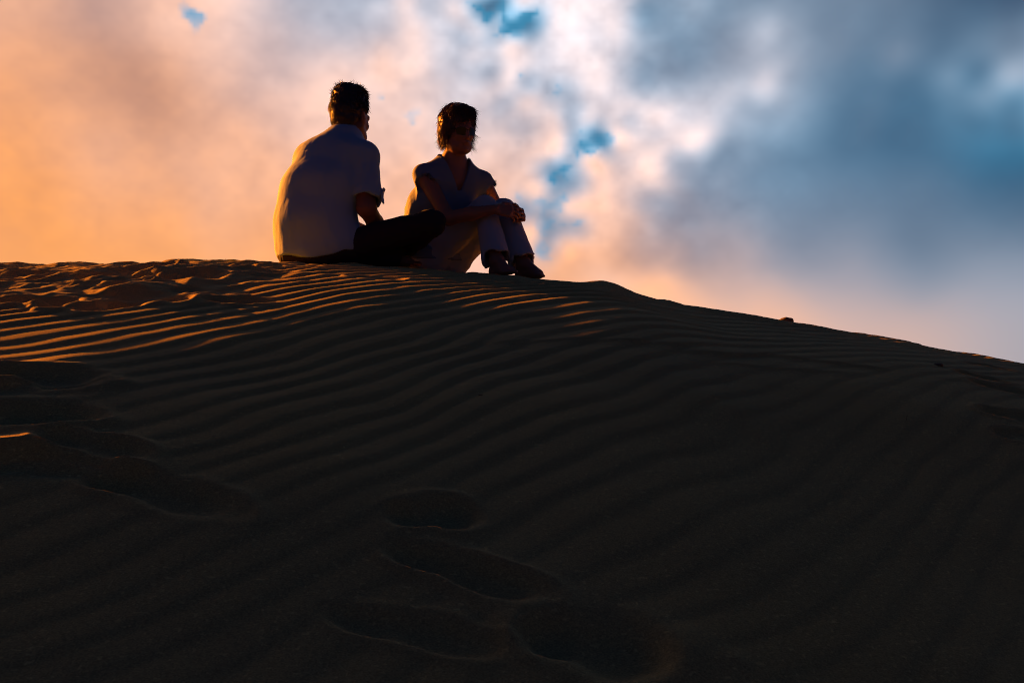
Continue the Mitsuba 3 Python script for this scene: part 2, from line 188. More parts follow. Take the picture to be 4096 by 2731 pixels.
# hollows left by feet: x, y, half length, half width, turn (degrees), depth
PRINTS = [
    (-0.84, 2.22, 0.126, 0.054, -15, 0.022),
    (-0.66, 2.07, 0.144, 0.059, -20, 0.02),
    (-0.15, 2.11, 0.09, 0.063, 20, 0.022),
    (-0.08, 1.92, 0.144, 0.054, -20, 0.022),
    (0.13, 1.75, 0.126, 0.09, -10, 0.025),
    (-0.15, 1.73, 0.144, 0.045, -10, 0.013),
    (-1.14, 2.63, 0.14, 0.07, 0, 0.033),
    (-1.07, 2.37, 0.15, 0.08, 10, 0.033),
    (1.64, 3.84, 0.085, 0.05, -20, 0.016),
    (1.64, 3.68, 0.102, 0.06, -15, 0.018),
    (1.51, 3.28, 0.102, 0.07, -10, 0.018),
    (1.43, 3.09, 0.076, 0.054, 0, 0.013),
    (1.86, 4.24, 0.085, 0.05, -20, 0.013),
    (-1.57, 3.55, 0.15, 0.1, 20, 0.033),
    (-1.34, 3.47, 0.16, 0.1, 10, 0.033),
    (-1.21, 3.60, 0.14, 0.09, 0, 0.033),
    (-1.52, 4.18, 0.16, 0.12, 30, 0.033),
    (-1.80, 4.28, 0.15, 0.12, 0, 0.033),
    (-1.26, 4.19, 0.14, 0.12, 20, 0.029),
    (-1.87, 4.15, 0.14, 0.1, 0, 0.026),
    (-0.92, 3.65, 0.12, 0.07, 0, 0.023),
    (-1.29, 4.65, 0.12, 0.1, 0, 0.019),
    (-1.11, 4.79, 0.1, 0.08, 0, 0.016),
    (-1.60, 4.76, 0.14, 0.1, 0, 0.019),
    (-1.03, 4.48, 0.12, 0.08, 10, 0.012),
    (-0.55, 4.35, 0.12, 0.07, -20, 0.012),
    (0.01, 4.56, 0.11, 0.06, -20, 0.012),
    (-0.20, 4.44, 0.1, 0.06, 10, 0.01),
    (0.22, 4.55, 0.11, 0.06, 0, 0.012),
]
# small slumped ledges: polylines of x, y with height
LEDGES = [
    ([(-0.01, 3.33), (0.11, 3.39), (0.18, 3.42), (0.30, 3.43), (0.51, 3.50)], 0.005),
    ([(0.59, 3.48), (0.71, 3.53), (0.84, 3.63), (1.05, 3.65), (1.18, 3.66)], 0.0059),
    ([(0.68, 3.42), (0.80, 3.46), (1.01, 3.51)], 0.0036),
    ([(-1.06, 2.16), (-0.97, 2.19), (-0.92, 2.19), (-0.84, 2.17), (-0.77, 2.16)], 0.034),
    ([(-1.22, 2.53), (-1.15, 2.55), (-1.05, 2.59)], 0.02),
]


def smooth(a, b, x):
    t = np.clip((x - a) / (b - a), 0, 1)
    return t * t * (3 - 2 * t)


def along(x, table, left=0.0, right=0.0):
    from scipy.interpolate import PchipInterpolator
    kx, kz = np.array(table, float).T
    v = PchipInterpolator(kx, kz)(np.clip(x, kx[0], kx[-1]))
    return v + left * np.minimum(x - kx[0], 0) - right * np.maximum(x - kx[-1], 0)


def base_height(x, y):
    """Windward slope that rounds over at the brow, then the slip face behind it."""
    u = y - 1.6
    s0, u1, u2, s2 = 0.338, 1.45, 4.1, 0.045
    k = (s0 - s2) / (u2 - u1)
    v = np.clip(u - u1, 0, u2 - u1)
    z = -0.45 + s0 * np.minimum(u, u1) + s0 * v - 0.5 * k * v * v
    w = np.maximum(u - u2, 0)
    z = z + s2 * w - 0.05 * np.minimum(w, 2.9) ** 2 - 0.5 * np.maximum(w - 2.9, 0)
    b = 0.25 + 0.75 * smooth(1.6, 4.8, y)
    z = z - 0.10 * np.tanh(x / 1.6) * 1.6 * (1 - smooth(2.2, 4.3, y)) * smooth(-9, 0, y)      # the lower slope falls away to the right
    return z + along(x, BROAD, 0.03, 0.28) * b + along(x, FINE) * np.exp(-((y - 5.4 - 0.1 * np.sin(3 * x)) / 0.42) ** 2)


def height(x, y):
    z = base_height(x, y)
    p = np.stack([x, y, np.zeros_like(x)], -1)
    near = np.exp(-np.maximum(0, np.hypot(x, y - 4) - 7) ** 2 / 8)
    # broad unevenness
    z = z + near * (0.05 * (fbm(p * 0.9, 3, 5) - 0.5) * smooth(0.5, 2.5, np.abs(y - 5.4) + 0.7) + 0.012 * (fbm(p * 3.1, 3, 6) - 0.5))
    # feet have churned the left part of the brow
    churn = smooth(-0.7, -1.3, x + 0.25 * (fbm(p * 1.7, 2, 9) - 0.5) - 0.10 * (y - 4)) * smooth(3.35, 3.8, y) * near
    # wind ripples, their crests running away to the right
    warp = fbm(p * 0.85, 3, 15) - 0.5
    warp2 = fbm(p * 3.4, 2, 16) - 0.5
    along = x * math.cos(math.radians(57)) + y * math.sin(math.radians(57))
    across = -x * math.sin(math.radians(57)) + y * math.cos(math.radians(57))
    lam = 0.096
    ph = 2 * np.pi * ((across + 0.022 * along * along) / lam + 3.6 * warp + 0.55 * warp2)
    rip = np.sin(ph + 0.55 * np.sin(ph + 0.6))
    amp = 0.0036 * (0.2 + 1.6 * fbm(p * 1.7 + 4, 3, 18)) * near * (1 + 0.45 * smooth(3.3, 4.2, y))
    amp = amp * (1 - 0.45 * smooth(-0.1, 1.2, x)) * (0.40 + 0.60 * smooth(1.9, 3.3, y))
    mask = np.ones_like(x); pit = np.zeros_like(x)
    for fx, fy, a, b, turn, dep in PRINTS:
        t = math.radians(turn); dx, dy = x - fx, y - fy
        near_it = (np.abs(dx) < 3 * a) & (np.abs(dy) < 3 * a)
        if not near_it.any(): continue
        X, Y = dx[near_it], dy[near_it]
        wob = 1 + 0.5 * (fbm(np.stack([X * 9 + fx * 7, Y * 9, 0 * X], -1), 2, 33) - 0.5)
        u, v = (X * math.cos(t) + Y * math.sin(t)) / a * wob, (-X * math.sin(t) + Y * math.cos(t)) / b * wob
        ball = np.sqrt(((u - 0.28) / 0.80) ** 2 + v * v); heel = np.sqrt(((u + 0.52) / 0.52) ** 2 + (v / 0.80) ** 2)
        hh = np.clip(0.5 + 0.5 * (heel - ball) / 0.5, 0, 1); r = heel + (ball - heel) * hh - 0.5 * hh * (1 - hh) * 0.5     # ball and heel run together
        crumb = fbm(np.stack([X * 42 + fx, Y * 42 + fy, 0 * X], -1), 3, 35) - 0.5
        pit[near_it] += -dep * np.exp(-(r / 0.85) ** 4) + 0.30 * dep * np.exp(-((r - 1.22) / 0.30) ** 2) * (0.75 + 0.5 * np.sin(2.1 * np.arctan2(v, u) + fx * 9)) + 0.14 * abs(dep) * crumb * np.exp(-((r - 1.0) / 0.38) ** 2)
        mask[near_it] *= 1 - np.exp(-(r / 1.35) ** 4)
    z = z + pit
    for pts, hgt in LEDGES:
        lo, hi = np.min(pts, 0) - 0.45, np.max(pts, 0) + 0.45
        here = (x > lo[0]) & (x < hi[0]) & (y > lo[1]) & (y < hi[1])
        if not here.any(): continue
        xs_, ys_ = x, y; x, y = x[here], y[here]
        best = np.full(x.shape, 9.0); side = np.zeros_like(x); amt = np.zeros_like(x)
        for (x0, y0), (x1, y1) in zip(pts[:-1], pts[1:]):
            L = math.hypot(x1 - x0, y1 - y0); tx, ty = (x1 - x0) / L, (y1 - y0) / L
            s = (x - x0) * tx + (y - y0) * ty; n = -(x - x0) * ty + (y - y0) * tx
            ex = np.maximum(0, np.maximum(-s, s - L))
            dd = np.hypot(n, ex)
            better = dd < best
            best = np.where(better, dd, best); side = np.where(better, n, side); amt = np.where(better, np.exp(-(ex / 0.07) ** 2), amt)
        n = side + 0.03 * (fbm(p[here] * 7, 2, 44) - 0.5)
        z[here] += hgt * amt * (smooth(-0.014, 0.014, n) * np.exp(-np.maximum(n, 0) / 0.11) - 0.35 * np.exp(-((n + 0.045) / 0.035) ** 2))
        x, y = xs_, ys_
    lump = fbm(p * 5.2, 4, 51) - 0.5
    ridge = 1 - 2 * np.abs(fbm(p * np.array([3.2, 4.4, 1]) + 3, 3, 57) - 0.5)
    z = z + churn * (0.055 * lump + 0.05 * (ridge - 0.75))
    flat = 1 - 0.8 * churn
    for sx, sy, sr in ((-0.93, 5.16, 0.34), (-0.40, 5.18, 0.28), (-0.36, 5.50, 0.30), (0.02, 5.22, 0.20)):       # sand pushed about where they sit and put their feet
        g = np.exp(-(((x - sx) / sr) ** 2 + ((y - sy) / (0.6 * sr)) ** 2))
        k = g > 0.01
        if k.any(): z[k] += g[k] * 0.030 * (fbm(p[k] * 13, 3, 77) - 0.5); flat = np.where(k, flat * (1 - 0.8 * g), flat)
    return z + amp * rip * mask * flat


def spread(lo, hi, step, far, n):
    """Even steps inside, growing steps out to the horizon."""
    inner = np.arange(lo, hi + step / 2, step)
    grow = np.geomspace(step * 1.5, far, n)
    return np.concatenate([lo - grow[::-1], inner, hi + grow])


def make_dune():
    xs = spread(-3.3, 3.3, STEP, 6000, 70)
    yy = [1.25]
    while yy[-1] < 6.6: yy.append(yy[-1] + STEP * (0.72 + 0.11 * yy[-1]))
    g = np.geomspace(0.012, 6000, 80)
    ys = np.concatenate([1.25 - g[::-1], yy, yy[-1] + g])
    X, Y = np.meshgrid(xs, ys)
    Z = height(X, Y)
    plain = -14 + 3.0 * (fbm(np.stack([X / 60, Y / 60, 0 * X], -1), 3, 71) - 0.5)
    k = 0.8
    Z = np.maximum(Z, plain) + np.log1p(np.exp(-np.abs(Z - plain) / k)) * k      # the foot of the dune runs out into the plain
    R, C = X.shape
    i = np.arange(R * C).reshape(R, C)
    f = np.stack([i[:-1, :-1], i[:-1, 1:], i[1:, 1:], i[1:, :-1]], -1).reshape(-1, 4)
    return np.stack([X, Y, Z], -1).reshape(-1, 3), np.vstack([f[:, [0, 1, 2]], f[:, [0, 2, 3]]])


STEP = 0.008
scene['sand_dune'] = mikit.ply(make_dune(), 'sand', smooth=True)
labels['sand_dune'] = {'kind': 'structure', 'label': 'rippled sand dune with footprints and sunlit crest, running out into the plain'}

# ---------------------------------------------------------------- modelling by distance fields: smooth joined limbs, cloth over them
class Field:
    """A signed distance sampled on a grid; parts are blended in one after another."""
    def __init__(self, lo, hi, step):
        self.lo, self.step = np.array(lo, float), step
        self.n = np.ceil((np.array(hi) - self.lo) / step).astype(int) + 1
        self.d = np.full(self.n, 0.12, np.float32)

    def box(self, lo, hi, pad):
        a = np.clip(np.floor((np.array(lo) - pad - self.lo) / self.step).astype(int), 0, self.n)
        b = np.clip(np.ceil((np.array(hi) + pad - self.lo) / self.step).astype(int) + 1, 0, self.n)
        sl = tuple(slice(i, max(i, j)) for i, j in zip(a, b))
        ax = [self.lo[k] + self.step * np.arange(a[k], max(a[k], b[k])) for k in range(3)]
        return sl, np.stack(np.meshgrid(*ax, indexing='ij'), -1).astype(np.float32)

    def blend(self, sl, e, k):
        d = self.d[sl]
        h = np.clip(0.5 + 0.5 * (d - e) / k, 0, 1)
        self.d[sl] = d + (e - d) * h - k * h * (1 - h)

    def cone(self, a, b, ra, rb, k=0.02, flat=None):
        """Capsule from a to b with radii ra, rb; flat = (axis, factor) squeezes it along an axis."""
        a, b = np.array(a, np.float32), np.array(b, np.float32); r = max(ra, rb)
        sl, p = self.box(np.minimum(a, b) - r, np.maximum(a, b) + r, 0.05)
        if p.size == 0: return self
        ab = b - a; L = max(float(ab @ ab), 1e-9)
        t = np.clip((p - a) @ ab / L, 0, 1)
        q = p - a - t[..., None] * ab
        if flat is not None:
            ax = np.array(flat[0], np.float32); ax /= np.linalg.norm(ax)
            q = q + ((q @ ax) * (1 / flat[1] - 1))[..., None] * ax
            e = (np.linalg.norm(q, axis=-1) - (ra + (rb - ra) * t)) * min(1, flat[1] * 1.2)
        else: e = np.linalg.norm(q, axis=-1) - (ra + (rb - ra) * t)
        self.blend(sl, e, k); return self

    def egg(self, c, radii, axes=None, k=0.02):
        c = np.array(c, np.float32); R = np.array(radii, np.float32); r = R.max()
        sl, p = self.box(c - r, c + r, 0.05)
        if p.size == 0: return self
        q = p - c
        if axes is not None: q = q @ np.array(axes, np.float32).T
        k0 = np.linalg.norm(q / R, axis=-1); k1 = np.linalg.norm(q / R ** 2, axis=-1)
        self.blend(sl, k0 * (k0 - 1) / np.maximum(k1, 1e-6), k); return self

    def points(self):
        ax = [self.lo[k] + self.step * np.arange(self.n[k]) for k in range(3)]
        return np.meshgrid(*ax, indexing='ij', sparse=True)

    def cut(self, e):
        self.d = np.maximum(self.d, np.broadcast_to(e, self.d.shape).astype(np.float32)); return self

    def mesh(self):
        d = self.d; s = d < 0
        n = np.array(d.shape)
        any_, all_ = np.zeros(n - 1, bool), np.ones(n - 1, bool)
        for c in np.ndindex(2, 2, 2):
            v = s[c[0]:n[0] - 1 + c[0], c[1]:n[1] - 1 + c[1], c[2]:n[2] - 1 + c[2]]; any_ |= v; all_ &= v
        act = any_ & ~all_
        I = np.argwhere(act); idx = np.full(act.shape, -1, np.int64); idx[act] = np.arange(len(I))
        acc, cnt = np.zeros((len(I), 3)), np.zeros(len(I))
        corner = {c: d[I[:, 0] + c[0], I[:, 1] + c[1], I[:, 2] + c[2]] for c in np.ndindex(2, 2, 2)}
        for c in np.ndindex(2, 2, 2):
            for ax in range(3):
                if c[ax]: continue
                e = list(c); e[ax] = 1; e = tuple(e)
                va, vb = corner[c], corner[e]; m = (va < 0) != (vb < 0)
                t = np.where(m, va / np.where(m, va - vb, 1), 0)
                pos = np.tile(np.array(c, float), (len(I), 1)); pos[:, ax] += t
                acc[m] += pos[m]; cnt[m] += 1
        V = self.lo + self.step * (I + acc / cnt[:, None])
        F = []
        for ax in range(3):
            b, c = (ax + 1) % 3, (ax + 2) % 3
            lo = [slice(None)] * 3; hi = [slice(None)] * 3
            lo[ax], hi[ax] = slice(0, -1), slice(1, None)
            cross = s[tuple(lo)] != s[tuple(hi)]
            E = np.argwhere(cross); ok = (E[:, b] > 0) & (E[:, c] > 0) & (E[:, b] < n[b] - 1) & (E[:, c] < n[c] - 1); E = E[ok]
            def cell(db, dc):
                q = E.copy(); q[:, b] += db; q[:, c] += dc
                return idx[q[:, 0], q[:, 1], q[:, 2]]
            quad = np.stack([cell(-1, -1), cell(0, -1), cell(0, 0), cell(-1, 0)], 1)
            flip = ~s[E[:, 0], E[:, 1], E[:, 2]]
            quad[flip] = quad[flip][:, ::-1]
            F.append(quad)
        F = np.vstack(F)
        return V, np.vstack([F[:, [0, 1, 2]], F[:, [0, 2, 3]]])


def relax(vf, rounds=4):
    m = trimesh.Trimesh(*vf, process=False)
    trimesh.smoothing.filter_taubin(m, lamb=0.5, nu=0.52, iterations=rounds)
    return np.array(m.vertices), vf[1]


def unit(v):
    v = np.array(v, float); return v / np.linalg.norm(v)


def frame(f, tilt=0.0, roll=0.0):
    """forward, right-to-left and up axes of a head that looks along f (horizontal), nodding down by tilt."""
    f = unit([f[0], f[1], 0]); up = np.array([0, 0, 1.0]); side = np.cross(up, f)
    f2 = f * math.cos(tilt) - up * math.sin(tilt); u2 = up * math.cos(tilt) + f * math.sin(tilt)
    s2 = side * math.cos(roll) + u2 * math.sin(roll); u3 = u2 * math.cos(roll) - side * math.sin(roll)
    return f2, s2, u3


def head(F, c, ax, s=1.0):
    f, l, u = ax
    P = lambda a, b, h: np.array(c) + s * (a * f + b * l + h * u)
    R = np.array([f, l, u])
    F.egg(P(-0.012, 0, 0.028), [0.094 * s, 0.075 * s, 0.092 * s], R, 0.02)
    F.egg(P(0.028, 0, -0.035), [0.068 * s, 0.060 * s, 0.082 * s], R, 0.03)
    F.cone(P(0.045, 0.03, -0.092), P(0.045, -0.03, -0.092), 0.026 * s, 0.026 * s, 0.03)     # jaw
    F.egg(P(0.072, 0, -0.104), [0.022 * s, 0.024 * s, 0.02 * s], R, 0.018)                    # chin
    for t in (1, -1):
        F.cone(P(-0.012, t * 0.060, -0.055), P(0.04, t * 0.036, -0.095), 0.018 * s, 0.02 * s, 0.03)
        F.cone(P(0.082, t * 0.012, 0.012), P(0.070, t * 0.048, 0.010), 0.014 * s, 0.013 * s, 0.014)  # brow
        F.egg(P(0.068, t * 0.036, -0.030), [0.022 * s, 0.022 * s, 0.018 * s], R, 0.02)           # cheek
        F.egg(P(0.075, t * 0.031, -0.004), [0.013 * s, 0.015 * s, 0.011 * s], R, 0.006)          # eyelid
        F.egg(P(-0.012, t * 0.076, -0.018), [0.022 * s, 0.009 * s, 0.032 * s], R, 0.006)         # ear
        F.cone(P(-0.004, t * 0.074, -0.044), P(-0.026, t * 0.080, 0.006), 0.006 * s, 0.008 * s, 0.006)
    F.cone(P(0.086, 0, 0.010), P(0.106, 0, -0.034), 0.008 * s, 0.011 * s, 0.012)              # nose
    F.cone(P(0.092, 0.012, -0.038), P(0.092, -0.012, -0.038), 0.009 * s, 0.009 * s, 0.008)
    F.cone(P(0.086, 0.019, -0.066), P(0.094, 0, -0.063), 0.006 * s, 0.0075 * s, 0.006)         # lips
    F.cone(P(0.086, -0.019, -0.066), P(0.094, 0, -0.063), 0.006 * s, 0.0075 * s, 0.006)
    F.cone(P(0.084, 0.016, -0.074), P(0.084, -0.016, -0.074), 0.0075 * s, 0.0075 * s, 0.006)
    return P


def hand(F, w, d, nrm, thumb, curl=0.5, s=1.0, spread=0.10):
    """Palm, four fingers of unequal length bent over, and a thumb. w wrist, d direction, nrm out of the back of the hand, thumb = side of the thumb (a direction)."""
    d, nrm = unit(d), unit(nrm); nrm = unit(nrm - d * (nrm @ d)); side = unit(np.cross(nrm, d))
    if side @ np.array(thumb, float) < 0: side = -side
    w = np.array(w, float)
    lens = [(0.040, 0.024, 0.020), (0.044, 0.028, 0.022), (0.041, 0.026, 0.021), (0.031, 0.020, 0.018)]
    for i, (o, ln) in enumerate(zip((0.028, 0.009, -0.010, -0.027), lens)):
        base = w + d * s * (0.088 - 0.006 * abs(i - 1)) + side * o * s
        F.cone(w + d * 0.018 * s + side * o * 0.7 * s, base, 0.013 * s, 0.0105 * s, 0.014)
        dirn = unit(d + side * (1.2 - 0.8 * i) * spread); p = base
        for j, L in enumerate(ln):
            a = curl * (0.55 + 0.35 * j) * (1 + 0.07 * i)
            dirn = unit(dirn * math.cos(a) - nrm * math.sin(a))
            q = p + dirn * L * s
            r = 0.0092 - 0.0009 * j - (0.001 if i == 3 else 0)
            F.cone(p, q, r * s, (r - 0.0007) * s, 0.004); p = q
    a = w + d * 0.022 * s + side * 0.024 * s - nrm * 0.006
    b = a + unit(d * 0.75 + side * 0.8 - nrm * 0.35) * 0.045 * s; c = b + unit(d * 0.95 + side * 0.3 - nrm * 0.4) * 0.032 * s
    e = c + unit(d * 0.9 + side * 0.02 - nrm * 0.5) * 0.025 * s
    F.cone(a, b, 0.015 * s, 0.0115 * s, 0.012).cone(b, c, 0.0110 * s, 0.0098 * s, 0.004).cone(c, e, 0.0098 * s, 0.008 * s, 0.004)


def foot(F, ankle, d, sole, s=1.0, inner=1):
    """Heel, arch and five toes; d horizontal direction of the toes, sole = height of the sand under it."""
    d = unit([d[0], d[1], 0]); side = np.cross([0, 0, 1.0], d) * inner; a = np.array(ankle, float); g = np.array([a[0], a[1], sole])
    up = np.array([0, 0, 1.0])
    F.cone(a, g - d * 0.028 * s + up * 0.030 * s, 0.034 * s, 0.030 * s, 0.02)
    F.cone(a + d * 0.015, g + d * 0.135 * s + up * 0.024 * s, 0.034 * s, 0.022 * s, 0.025)
    F.cone(g - d * 0.02 * s + up * 0.026 * s, g + d * 0.12 * s - side * 0.014 + up * 0.02 * s, 0.026 * s, 0.022 * s, 0.02)
    F.cone(g + d * 0.03 * s + up * 0.028 * s, g + d * 0.14 * s + side * 0.022 * s + up * 0.02 * s, 0.022 * s, 0.020 * s, 0.02)
    for i, (o, L, r) in enumerate(((0.030, 0.050, 0.0125), (0.012, 0.048, 0.009), (-0.003, 0.042, 0.0085), (-0.017, 0.034, 0.008), (-0.029, 0.026, 0.0078))):
        p = g + d * (0.148 - 0.006 * i) * s + side * o * s + up * 0.016 * s
        F.cone(p - d * 0.01, p + d * L * 0.8 * s - up * 0.004, r * s, r * 0.85 * s, 0.005)


def ribbon_tube(path, radius, sides=6, closed=False, flat=None):
    path = np.array(path, float); n = len(path); r = np.broadcast_to(np.array(radius, float), n)
    tan = np.gradient(path, axis=0) if not closed else np.roll(path, -1, 0) - np.roll(path, 1, 0)
    tan /= np.linalg.norm(tan, axis=1, keepdims=True) + 1e-12
    ref = np.array([0.13, 0.31, 0.94]); V = []
    for p, t, q in zip(path, tan, r):
        a = np.cross(t, ref); a /= np.linalg.norm(a); b = np.cross(t, a)
        for k in range(sides):
            g = 2 * math.pi * k / sides
            V.append(p + q * (math.cos(g) * a + math.sin(g) * b))
    Fc = []
    for i in range(n if closed else n - 1):
        for k in range(sides):
            a, b = i * sides + k, i * sides + (k + 1) % sides; j = ((i + 1) % n) * sides
            c, e = j + k, j + (k + 1) % sides
            Fc += [(a, b, e), (a, e, c)]
    if not closed:
        for k in range(1, sides - 1): Fc += [(0, k + 1, k), ((n - 1) * sides, (n - 1) * sides + k, (n - 1) * sides + k + 1)]
    return np.array(V), np.array(Fc)


def join(parts):
    V, Fc, at = [], [], 0
    for v, f in parts: V.append(v); Fc.append(np.array(f) + at); at += len(v)
    return np.vstack(V), np.vstack(Fc)


def strands(roots, dirs, lengths, droop, rng, r0=0.0016, bend=0.3, pieces=5):
    """Locks of hair: thin tapered tubes that start along dirs and fall."""
    out = []
    for p, d, L in zip(roots, dirs, lengths):
        d = unit(d); q = np.array(p, float); path = [q - d * 0.006]; w = rng.normal(size=3) * bend
        for j in range(pieces):
            d = unit(d + (np.array([0, 0, -droop]) + w) / pieces); q = q + d * L / pieces; path.append(q)
        rad = np.linspace(1, 0.12, len(path)) * r0 * rng.uniform(0.7, 1.3)
        out.append(ribbon_tube(path, rad, 3))
    return join(out)


def put(key, vf, mat, at, smooth_=True, **lab):
    v = np.array(vf[0]) * at[3] + at[:3]
    scene[key] = mikit.ply((v, vf[1]), mat, smooth=smooth_)
    if lab: labels[key] = lab


def wrinkle(F, seed, sx=9, sy=9, sz=4):
    """Noise in [-0.5, 0.5] at the grid points near the surface, 0 elsewhere."""
    m = np.abs(F.d) < 0.045
    out = np.zeros(F.d.shape, np.float32)
    i = np.argwhere(m)
    out[m] = fbm((F.lo + F.step * i) * [sx, sy, sz], 3, seed) - 0.5
    return out


def along_sleeve(X, S, e):
    d = unit(np.array(e) - np.array(S)); rel = [X[k] - e[k] for k in range(3)]
    q = rel[0] * d[0] + rel[1] * d[1] + rel[2] * d[2]
    return q, np.sqrt(np.maximum(rel[0] ** 2 + rel[1] ** 2 + rel[2] ** 2 - q * q, 0))


def tubes(F, pairs, r0, r1, hollow, seed, wave=0.10, depth=0.05):
    """Sleeves or trouser legs added to F: each from S to e, open at e."""
    for S, e in pairs:
        T_ = Field(F.lo, F.lo + (F.n - 1) * F.step, F.step); T_.d = T_.d[:F.n[0], :F.n[1], :F.n[2]]
        d = unit(np.array(e) - np.array(S))
        T_.cone(S, np.array(e) + d * 0.05, r0, r1, 0.01)
        w = wrinkle(T_, seed, 12, 12, 9); T_.d += 0.012 * w
        q, a2 = along_sleeve(T_.points(), S, e)
        T_.cut(q + wave * w); T_.cut(-np.maximum(a2 - hollow, -q - depth))
        h = np.clip(0.5 + 0.5 * (F.d - T_.d) / 0.03, 0, 1)
        F.d = (F.d + (T_.d - F.d) * h - 0.03 * h * (1 - h)).astype(np.float32)


# ---------------------------------------------------------------- materials of the people
def weave(p, n, uv): return mikit.noise(p.x * 900, p.y * 900, p.z * 900) + 0.7 * mikit.noise(p.x * 330, p.y * 330, p.z * 330)
def creases(p, n, uv): return mikit.fbm(p.x * 38, p.y * 38, p.z * 17, 4)


def cloth(key, col, sheen=0.3, crease=0.0007):
    scene[key] = {'type': 'twosided', 'bsdf': {'type': 'bumpmap', 'arbitrary': mikit.proc(creases, 1.5e-3), 'scale': crease,
                  'bsdf': {'type': 'principled', 'base_color': rgb(*col), 'roughness': 0.85, 'specular': 0.2, 'sheen': sheen}}}


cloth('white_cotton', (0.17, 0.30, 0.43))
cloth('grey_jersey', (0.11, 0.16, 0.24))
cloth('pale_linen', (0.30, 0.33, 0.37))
cloth('black_cloth', (0.018, 0.018, 0.02), 0.1)
bsdf('tan_skin', base_color=rgb(0.15, 0.07, 0.045), roughness=0.55, specular=0.35)
bsdf('fair_skin', base_color=rgb(0.24, 0.11, 0.07), roughness=0.5, specular=0.35)
bsdf('dark_hair', base_color=rgb(0.016, 0.010, 0.008), roughness=0.42, specular=0.5)
bsdf('brown_hair', base_color=rgb(0.055, 0.022, 0.010), roughness=0.40, specular=0.5)
bsdf('black_plastic', base_color=rgb(0.01, 0.01, 0.011), roughness=0.2, specular=0.5)
bsdf('dark_lens', base_color=rgb(0.008, 0.008, 0.009), roughness=0.08, specular=0.6)
bsdf('pearl_button', base_color=rgb(0.5, 0.48, 0.44), roughness=0.3)


def ground_at(x, y): return float(height(np.array([[x]]), np.array([[y]]))[0, 0])
